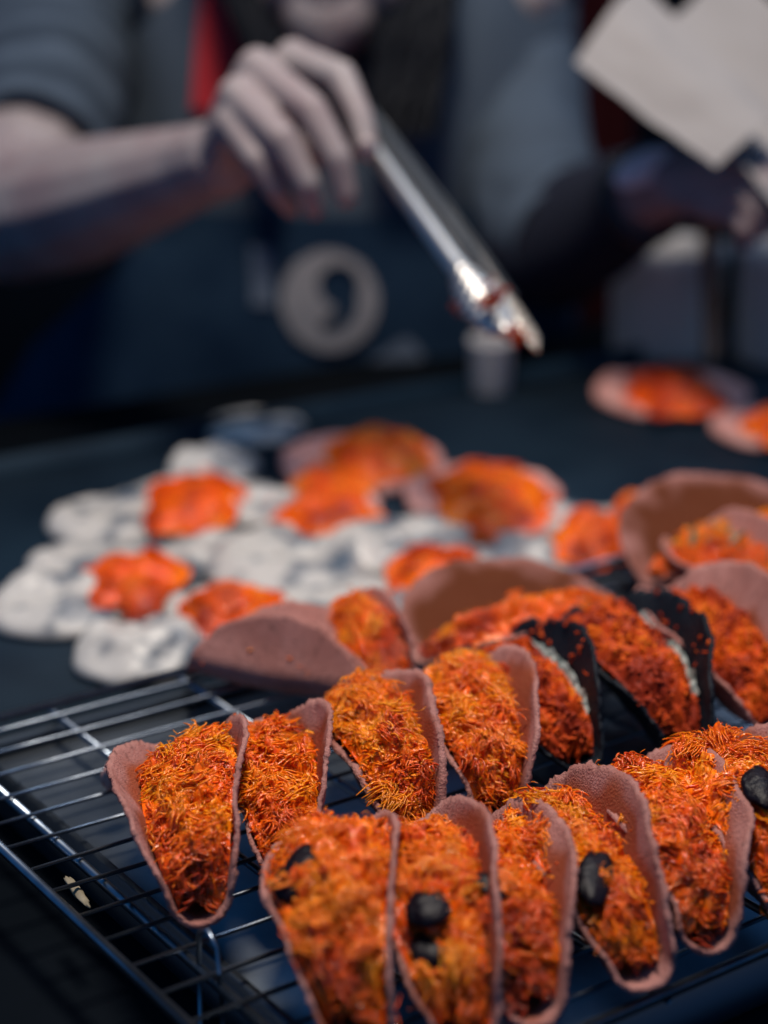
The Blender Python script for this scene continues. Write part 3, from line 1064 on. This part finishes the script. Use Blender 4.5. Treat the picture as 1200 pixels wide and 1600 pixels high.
# head
chin = px(512, 86, depth=1.165)
hc = rp(chin) + Vector((0.0, .055, .105))
NECK = rp((xc, TY(.31) - .02, .31))
ball_chain(bm, [(NECK, .05), (hc + Vector((0, .03, -.05)), .05)])
for (dx, dy, dz, r) in ((0, .02, .03, .080), (0, .0, .0, .070), (0, -.02, -.045, .055), (0, -.040, -.075, .036), (0, -.050, -.088, .022),
                        (-.03, -.015, -.05, .040), (.03, -.015, -.05, .040), (-.03, -.04, -.015, .032), (.03, -.04, -.015, .032),
                        (0, -.04, .04, .055), (0, -.075, -.035, .011), (0, -.070, -.022, .010), (0, -.066, -.008, .009),
                        (0, -.068, -.060, .011), (-.072, .01, -.01, .012), (-.073, .012, -.025, .010), (.072, .01, -.01, .012), (.073, .012, -.025, .010)):
    bmesh.ops.create_icosphere(bm, subdivisions=3, radius=r, matrix=Matrix.Translation(hc + Vector((dx, dy, dz))))
# arm that holds the tongs
sh1 = px(95, -90, depth=1.33)
ball_chain(bm, [(rp((xc - .12, TY(.27), .27)), .055), (rp(sh1), .052), J(60, 120, 1.24, .053), J(42, 235, 1.17, .0535), J(20, 330, 1.13, .049)])
ball_chain(bm, [J(20, 335, 1.13, .049), J(110, 322, 1.08, .044), J(215, 290, 1.02, .034), J(300, 262, .975, .026), J(345, 248, .95, .0245)], .25)
# hand: palm as fan of metacarpals, four bent fingers, thumb behind the tongs
wr = (345, 248, .95)
fingers = [
    [(458, 92, .930, .0108), (532, 120, .905, .0094), (562, 184, .897, .0080), (574, 232, .893, .0068)],
    [(402, 106, .915, .0110), (486, 172, .886, .0098), (528, 248, .883, .0083), (540, 306, .890, .0070)],
    [(372, 150, .905, .0108), (440, 216, .880, .0096), (478, 286, .884, .0081), (490, 324, .895, .0068)],
    [(362, 192, .905, .0096), (402, 250, .891, .0084), (432, 296, .896, .0072), (454, 324, .908, .0060)],
]
for f in fingers:
    k0 = f[0]
    ball_chain(bm, [J(wr[0] + (k0[0] - 400) * .12, wr[1] + (k0[1] - 130) * .25, wr[2], .0165), J(k0[0], k0[1], k0[2], k0[3] + .0010)], .22)
    ball_chain(bm, [J(*q_) for q_ in f], .22)
ball_chain(bm, [J(375, 240, .955, .018), J(430, 235, .960, .0170), J(505, 228, .945, .0115), J(566, 222, .928, .0095), J(592, 232, .922, .0080)], .22)
ball_chain(bm, [J(400, 185, .945, .018), J(450, 165, .945, .016)], .22)
# other arm, reaching to the papers
sh2 = px(800, -90, depth=1.36)
ball_chain(bm, [(rp((xc + .12, TY(.27), .27)), .055), (rp(sh2), .052), J(815, 150, 1.30, .046), J(850, 375, 1.24, .044)])
ball_chain(bm, [J(850, 380, 1.24, .043), J(930, 345, 1.19, .038), J(1010, 300, 1.13, .028), J(1050, 285, 1.10, .025)], .25)
hand2 = [
    [(1120, 262, 1.06, .0125), (1165, 235, 1.03, .0108), (1192, 255, 1.02, .0092), (1205, 280, 1.02, .0078)],
    [(1125, 285, 1.05, .0125), (1172, 270, 1.02, .0108), (1198, 295, 1.01, .0092), (1205, 322, 1.015, .0078)],
    [(1122, 308, 1.05, .0115), (1165, 305, 1.02, .0104), (1188, 330, 1.01, .0088), (1190, 356, 1.015, .0074)],
    [(1115, 325, 1.05, .0105), (1150, 335, 1.03, .0090), (1166, 355, 1.02, .0080), (1166, 375, 1.025, .0068)],
    [(1090, 262, 1.10, .0150), (1112, 222, 1.09, .0115), (1140, 190, 1.08, .0098), (1152, 172, 1.075, .0080)],
]
for f in hand2:
    ball_chain(bm, [J(1052, 287, 1.10, .020), J(*f[0])], .22)
    ball_chain(bm, [J(*q_) for q_ in f], .22)
link('body', remesh(bm, 'body', .0020, 2), M['skin'], person)

# nail on the index fingertip
S_ = Soup()
bm = bmesh.new(); bmesh.ops.create_icosphere(bm, subdivisions=2, radius=1)
nc = rp(px(574, 232, depth=.8865))
for v in bm.verts: v.co = Vector((v.co.x * .0050, v.co.y * .0020, v.co.z * .0068))
me = bpy.data.meshes.new('fingernail'); bm.to_mesh(me); bm.free()
for p in me.polygons: p.use_smooth = True
no = link('fingernail', me, M['nail'], person); no.location = nc; no.rotation_euler = (.3, -.2, 0)

# lips and eyes
for nm, mt, pts, rr in (('lips', 'lips', [(-.020, -.066, -.058), (-.008, -.075, -.056), (.008, -.075, -.056), (.020, -.066, -.058)], [.002, .005, .005, .002]),):
    S_ = Soup(); tube(S_, [hc + Vector(p) for p in pts], rr, 8)
    link(nm, S_.mesh(nm), M[mt], person)
for sgn in (-1, 1):
    bm = bmesh.new(); bmesh.ops.create_uvsphere(bm, u_segments=16, v_segments=10, radius=.012)
    me = bpy.data.meshes.new('eye'); bm.to_mesh(me); bm.free()
    eo = link('eye', me, M['eye'], person); eo.location = hc + Vector((sgn * .031, -.063, .0))

# shirt: torso loft plus two sleeves with open hems
HW = lambda z: .186 + .012 * math.cos(z * 9)
HD = lambda z: .112 + .008 * math.sin(z * 11 + 1)


def torso_pt(th, z, grow=0.0):
    a, b_ = HW(z) + grow, HD(z) + grow
    top = 1.0
    if z > .24:
        top = math.sqrt(max(0.02, 1 - ((z - .24) / .115) ** 2)) * .75 + .25
    dtop = 1.0 if z < .12 else math.sqrt(max(0.03, 1 - ((z - .12) / .235) ** 2))
    return Vector((xc + a * top * math.cos(th), TY(z) + b_ * dtop * math.sin(th), z))


def front_y(x, z, grow=0.0):
    a, b_ = HW(z) + grow, HD(z) + grow
    top = 1.0
    if z > .24:
        top = math.sqrt(max(0.02, 1 - ((z - .24) / .115) ** 2)) * .75 + .25
    dtop = 1.0 if z < .12 else math.sqrt(max(0.03, 1 - ((z - .12) / .235) ** 2))
    k_ = max(0.02, 1 - ((x - xc) / (a * top)) ** 2)
    return TY(z) - b_ * dtop * math.sqrt(k_)


SB = np.array([0.052, 0.070, 0.096]); SD = np.array([0.030, 0.042, 0.060])
S_ = Soup()
nz_, nt = 60, 72
vs, cl = [], []
for i in range(nz_):
    z = -.42 + (.352 + .42) * i / (nz_ - 1)
    for j in range(nt):
        th = 2 * math.pi * j / nt
        p = torso_pt(th, z)
        wr_ = .004 * nz(p.x, p.y, p.z, 14, 1) + .0025 * nz(p.x, p.y, p.z * .6, 34, 2)
        p += Vector((math.cos(th), math.sin(th), 0)) * wr_
        vs.append(rp(p)); cl.append(SB)
vs.append(rp(torso_pt(0, .352) * .5 + torso_pt(math.pi, .352) * .5)); cl.append(SB)
t3 = [((nz_ - 1) * nt + j, (nz_ - 1) * nt + (j + 1) % nt, len(vs) - 1) for j in range(nt)]
S_.add([tuple(v) for v in vs], grid_quads(nz_, nt, False, True), t3, np.array(cl))


def sleeve(cpts, seed, stripes):
    """cpts: (Vector world, radius); tube with wrinkles, a hem that turns inward"""
    n = 46
    pts = [Vector(p) for p, r in cpts]; rs = [r for p, r in cpts]
    m = len(pts) - 1
    P, Rd = [], []
    for i in range(n):
        f = i / (n - 1) * m
        k_ = min(int(f), m - 1); g = f - k_
        p0, p1, p2, p3 = pts[max(k_ - 1, 0)], pts[k_], pts[k_ + 1], pts[min(k_ + 2, m)]
        P.append(.5 * ((2 * p1) + (p2 - p0) * g + (2 * p0 - 5 * p1 + 4 * p2 - p3) * g * g + (3 * p1 - p0 - 3 * p2 + p3) * g ** 3))
        Rd.append(rs[k_] * (1 - g) + rs[k_ + 1] * g)
    vs, cl = [], []
    ref = None
    rows = list(range(n)) + [n - 1, n - 1, n - 2, n - 4]
    shr = [0] * n + [.0015, .0035, .004, .005]
    sides = 48
    for ii, i in enumerate(rows):
        t = (P[min(i + 1, n - 1)] - P[max(i - 1, 0)]).normalized()
        if ref is None: ref = t.orthogonal().normalized()
        ref = (ref - t * ref.dot(t)).normalized(); bb = t.cross(ref)
        st = (i / (n - 1) * stripes) % 1
        c_ = SD if st < .42 else SB * 1.05
        if stripes == 0: c_ = SB
        for k_ in range(sides):
            a = 2 * math.pi * k_ / sides
            w = .006 * nz(math.cos(a), math.sin(a), i * .22, 1.3, seed) + .003 * nz(math.cos(a), math.sin(a), i * .5, 2.6, seed + 3)
            vs.append(rp(P[i] + (ref * math.cos(a) + bb * math.sin(a)) * (Rd[i] - shr[ii] + w)))
            cl.append(c_)
    S_.add([tuple(v) for v in vs], grid_quads(len(rows), sides, False, True), None, np.array(cl))


sleeve([((xc - .12, TY(.28), .28), .06), (sh1, .066), (px(85, 40, depth=1.27), .062), (px(72, 140, depth=1.215), .062), (px(50, 245, depth=1.15), .055)], 5, 9)
sleeve([((xc + .12, TY(.28), .28), .06), (sh2, .060), (px(805, 100, depth=1.31), .052), (px(822, 230, depth=1.27), .050), (px(840, 330, depth=1.24), .052), (px(885, 372, depth=1.21), .048)], 8, 0)
link('shirt', S_.mesh('shirt', True, True), M['shirt'], person)

# apron over the front, with its skirt spreading towards the griddle
za0 = rp(px(450, 330, depth=1.26)).z + person.location.z
S_ = Soup()
vs = []
nx, nh = 44, 56
for i in range(nh):
    f = i / (nh - 1)
    z = za0 - f * (za0 + .40)
    hw = .145 + .055 * min(1, f * 4)
    flare = max(0, (f - .38)) * .16
    for j in range(nx):
        g = j / (nx - 1) * 2 - 1
        x = xc + g * hw
        y = front_y(x, z, .006) - .002 - flare * (1 - .35 * g * g) + .004 * math.sin(g * 9 + z * 7) * f + .004 * nz(x, z, 0, 16, 3)
        vs.append(rp((x - max(0, f - .05) * .36 * (g < 0) * g * g, y, z)))
n_ = len(vs)
q = grid_quads(nx and nh, nx)
vs2 = [v + Vector((0, .0022, 0)) for v in vs]
q2 = [(a_ + n_, d_ + n_, c_ + n_, b_ + n_) for (a_, b_, c_, d_) in q]
S_.add([tuple(v) for v in vs + vs2], q + q2)
apron = link('apron', S_.mesh('apron'), M['apron'], person)


def apron_y(x, z):
    f = (za0 - z) / (za0 + .40)
    hw = .145 + .055 * min(1, f * 4)
    g = (x - xc) / hw
    flare = max(0, (f - .38)) * .16
    return front_y(x, z, .006) - .002 - flare * (1 - .35 * g * g) + .004 * math.sin(g * 9 + z * 7) * f + .004 * nz(x, z, 0, 16, 3)


def find_front(x, y, fn):
    """point of the apron / shirt front seen through pixel x, y"""
    r = ray(x, y)
    t = 1.0
    for i in range(400):
        p = Vector((0, 0, CAM_Z)) + r * t
        if p.y >= fn(p.x, p.z): break
        t += .001
    return p


def print_patch(name, m, cpx, fnin, sx, sy, res=44, lift=.0035, fn=apron_y, parent=None):
    """a printed mark on the cloth: cells of a small grid kept where fnin(u,v) is true, following the cloth"""
    c = find_front(*cpx, fn)
    vid = {}
    vs, q = [], []

    def vert(i, j):
        if (i, j) not in vid:
            u = i / res * 2 - 1; v = j / res * 2 - 1
            x = c.x + u * sx; z = c.z + v * sy
            vid[(i, j)] = len(vs)
            vs.append(rp((x, fn(x, z) - lift, z)))
        return vid[(i, j)]
    for i in range(res):
        for j in range(res):
            u = (i + .5) / res * 2 - 1; v = (j + .5) / res * 2 - 1
            if fnin(u, v):
                q.append((vert(i, j), vert(i + 1, j), vert(i + 1, j + 1), vert(i, j + 1)))
    S_ = Soup(); S_.add([tuple(p) for p in vs], q)
    return link(name, S_.mesh(name), m, parent or apron)


def emblem(u, v):
    r = math.hypot(u, v)
    if r > 1: return False
    # dark comma: round head upper right, tail curling to lower left
    if math.hypot(u - .20, v - .32) < .42: return False
    for k_ in range(16):
        f = k_ / 15
        ang = R(40) - f * R(120)
        cx_, cy_ = -.14 + .50 * math.cos(ang), .0 + .50 * math.sin(ang)
        if math.hypot(u - cx_, v - cy_) < .29 * (1 - .5 * f): return False
    return True


print_patch('apron_emblem', M['print_white'], (515, 470), emblem, .0385, .0415)
print_patch('apron_print', M['print_dim'], (600, 572), lambda u, v: abs(u * .6 + v * -.8) < .38 and u * u + v * v < 1, .033, .030)
print_patch('apron_print', M['print_dim'], (410, 430), lambda u, v: abs(u) < .5 and abs(v) < .9, .018, .026)
print_patch('apron_print', M['print_dim'], (655, 640), lambda u, v: u * u + v * v < 1 and math.sin(u * 6 + v * 5) > -.3, .030, .020)

# red strap running up from the bib
S_ = Soup()
c = find_front(334, 170, lambda x, z: front_y(x, z, .004))
vs = []
for i in range(24):
    f = i / 23
    z = c.z + f * .115
    for j in range(5):
        x = c.x + (j / 4 - .5) * .034 + f * .012
        vs.append(rp((x, front_y(x, min(z, .34), .010) - .003, z)))
S_.add([tuple(v) for v in vs], grid_quads(24, 5))
st = link('strap', S_.mesh('strap'), M['red'], apron)

# long black hair on both sides of the face
S_ = Soup()
random.seed(3)
for i in range(420):
    sgn = random.choice((-1, 1))
    a = random.uniform(-.25, 1.0) * math.pi / 2
    p0 = hc + Vector((sgn * .012 * random.random(), .02 - .02 * math.cos(a), .112))
    p1 = hc + Vector((sgn * (.078 + .012 * random.random()), .035 - .085 * math.cos(a * .9), .045))
    L_ = random.uniform(.14, .19) if sgn < 0 else random.uniform(.125, .165)
    p2 = hc + Vector((sgn * ((.052 if sgn < 0 else .070) + .025 * random.random()), .030 - .080 * math.cos(a), -.06))
    p3 = hc + Vector((sgn * (.034 + (.022 if sgn < 0 else .055) * random.random()), .010 - .085 * math.cos(a), -L_ * .62))
    p4 = hc + Vector((sgn * (.030 + (.022 if sgn < 0 else .055) * random.random()), .010 - .080 * math.cos(a), -L_))
    w = random.uniform(.0025, .0055)
    for q_ in (p3, p4):
        wx, wz = q_.x + person.location.x, q_.z + person.location.z
        q_.y = min(q_.y, front_y(wx, wz, .008) - .012 - person.location.y - .012 * random.random())
    tube(S_, [p0, (p0 + p1) * .5 + Vector((sgn * .015, 0, .016)), p1, p2, p3, p4], [w, w, w, w, w * .9, w * .25], 5)
bm = bmesh.new(); bmesh.ops.create_icosphere(bm, subdivisions=3, radius=1)
vv = []
for v in bm.verts:
    vv.append(tuple(hc + Vector((v.co.x * .086, v.co.y * .088 + .038, v.co.z * .092 + .03))))
bm.verts.index_update()
S_.add(vv, None, [[x.index for x in f.verts] for f in bm.faces]); bm.free()
link('hair', S_.mesh('hair'), M['hair'], person)

# white bracelet on the other wrist
S_ = Soup()
w0 = px(985, 316, depth=1.146); w1 = px(1030, 296, depth=1.113)
dd = (w1 - w0).normalized()
wc = (w0 + w1) * .5
ring = []
a1 = dd.orthogonal().normalized(); a2 = dd.cross(a1)
for i in range(36):
    th = 2 * math.pi * i / 36
    for (da, dr) in ((-.010, 0), (-.006, .0025), (.006, .0025), (.010, 0), (.006, -.001), (-.006, -.001)):
        ring.append(tuple(rp(wc + dd * da * .6 + (a1 * math.cos(th) + a2 * math.sin(th)) * (.0330 + dr))))
S_.add(ring, grid_quads(36, 6, True, True))
watch = link('watch', S_.mesh('watch'), M['rubber_shade'], person)
bm = bmesh.new(); bmesh.ops.create_icosphere(bm, subdivisions=3, radius=1)
for v in bm.verts: v.co = Vector((v.co.x * .0225, v.co.y * .0115, v.co.z * .0045))
me = bpy.data.meshes.new('watch_dial'); bm.to_mesh(me); bm.free()
for p in me.polygons: p.use_smooth = True
wd = link('watch_dial', me, M['plastic'], watch)
wd.location = rp(px(1006, 262, depth=1.088))
wd.rotation_euler = (R(58), R(-28), R(0))
# added dark tube that stands in for shade on the reaching forearm
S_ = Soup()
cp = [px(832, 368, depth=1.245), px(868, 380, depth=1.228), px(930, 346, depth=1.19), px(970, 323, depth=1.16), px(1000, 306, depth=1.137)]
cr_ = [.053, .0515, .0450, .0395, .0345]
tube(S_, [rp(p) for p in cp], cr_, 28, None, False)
link('forearm_shade', S_.mesh('forearm_shade'), M['cover'], person)


# ------------------------------------------------------------------ papers, tubs and stall things behind
def sheet(name, label, cat, corners, m, bend=.01, thick=.0006, parent=None, sd=0):
    """corners: four (x, y, depth) in order; a slightly bowed sheet with thickness"""
    c = [px(x, y, depth=dp) for x, y, dp in corners]
    n = (c[1] - c[0]).cross(c[3] - c[0]).normalized()
    vs = []
    res = 22
    for i in range(res):
        f = i / (res - 1)
        for j in range(res):
            g = j / (res - 1)
            p = c[0] * (1 - f) * (1 - g) + c[1] * f * (1 - g) + c[2] * f * g + c[3] * (1 - f) * g
            p = p + n * (bend * math.sin(math.pi * f) * (.6 + .4 * g) + .006 * nz(f, g, 0, 2.2, sd) + .002 * nz(f, g, 0, 6, sd))
            vs.append(p)
    o0 = vs[0].copy()
    k_ = len(vs)
    vs = [v - o0 for v in vs]
    vs2 = [v - n * thick for v in vs]
    q = grid_quads(res, res)
    q2 = [(a_ + k_, d_ + k_, c_ + k_, b_ + k_) for (a_, b_, c_, d_) in q]
    S_ = Soup(); S_.add([tuple(v) for v in vs + vs2], q + q2)
    o = link(name, S_.mesh(name), m, parent)
    o.location = o0
    if label: tag(o, label, cat, 'papers in the vendor hand')
    return o


sheet('paper_sheet', 'large white paper sheet in the upper right, gripped by the vendor', 'paper',
      [(980, 60, 1.075), (1135, -70, 1.13), (1380, 190, 1.02), (1235, 348, .970)], M['paper'], .026, sd=2)
sheet('paper_sheet', 'smaller folded white paper poking out left of the large sheet', 'paper',
      [(898, 100, 1.035), (1000, -30, 1.075), (1225, 190, 1.005), (1118, 262, .985)], M['paper'], -.008, sd=6)


def tub(label, at, w, hgt, depth, seed):
    base = px(at[0], at[1], depth=depth)
    sc = depth / FPX
    r = w * sc / 2; h = hgt * sc
    root = empty('plastic_tub', tuple(base), 0, label, 'tub', 'white tubs behind the griddle')
    prof = [(.0, .0), (.80, .0), (.84, .02), (.95, .9), (1.0, .93), (1.0, 1.0), (.96, 1.0), (.92, .9), (.80, .05), (0, .04)]
    vs = []
    for (rr, hh) in prof:
        for k_ in range(40):
            a = 2 * math.pi * k_ / 40
            vs.append((r * rr * math.cos(a), r * rr * math.sin(a), h * hh))
    S_ = Soup(); S_.add(vs, grid_quads(len(prof), 40, False, True))
    link('tub_body', S_.mesh('tub_body'), M['tub'], root)
    return root


tub('white plastic tub behind the far finished pancake, left of the brown stick', (1030, 610), 180, 230, 1.32, 1)
tub('white plastic tub cut by the right photo edge, right of the brown stick', (1215, 640), 160, 260, 1.30, 2)
tub('small white cup under the tongs tip at the griddle rim', (765, 640), 68, 115, 1.20, 3)
S_ = Soup()
p0 = px(1108, 330, depth=1.22); p1 = px(1112, 560, depth=1.22)
tube(S_, [p0, p0.lerp(p1, .5), p1], [.0065, .0068, .006], 12)
tag(link('wooden_stick', S_.mesh('wooden_stick'), M['wood']), 'brown wooden stick upright between the two white tubs', 'stick')

# maroon curtains in the dark behind
for (x0, x1, dep, lab) in ((770, 900, 1.9, 'dark maroon curtain strip right behind the vendor shoulder'), (905, 985, 1.75, 'narrow dark maroon curtain fold left of the white tubs')):
    S_ = Soup()
    A = px(x0, 300, depth=dep); B = px(x1, 300, depth=dep)
    vs = []
    nx, nh = 40, 8
    for i in range(nh):
        for j in range(nx):
            g = j / (nx - 1)
            vs.append((A.x + (B.x - A.x) * g, A.y + .018 * math.sin(g * 22), -.8 + 1.9 * i / (nh - 1)))
    k_ = len(vs)
    vs2 = [(x, y + .004, z) for x, y, z in vs]
    q = grid_quads(nh, nx)
    S_.add(vs + vs2, q + [(a_ + k_, d_ + k_, c_ + k_, b_ + k_) for (a_, b_, c_, d_) in q])
    tag(link('curtain', S_.mesh('curtain'), M['maroon']), lab, 'curtain', 'maroon curtains')
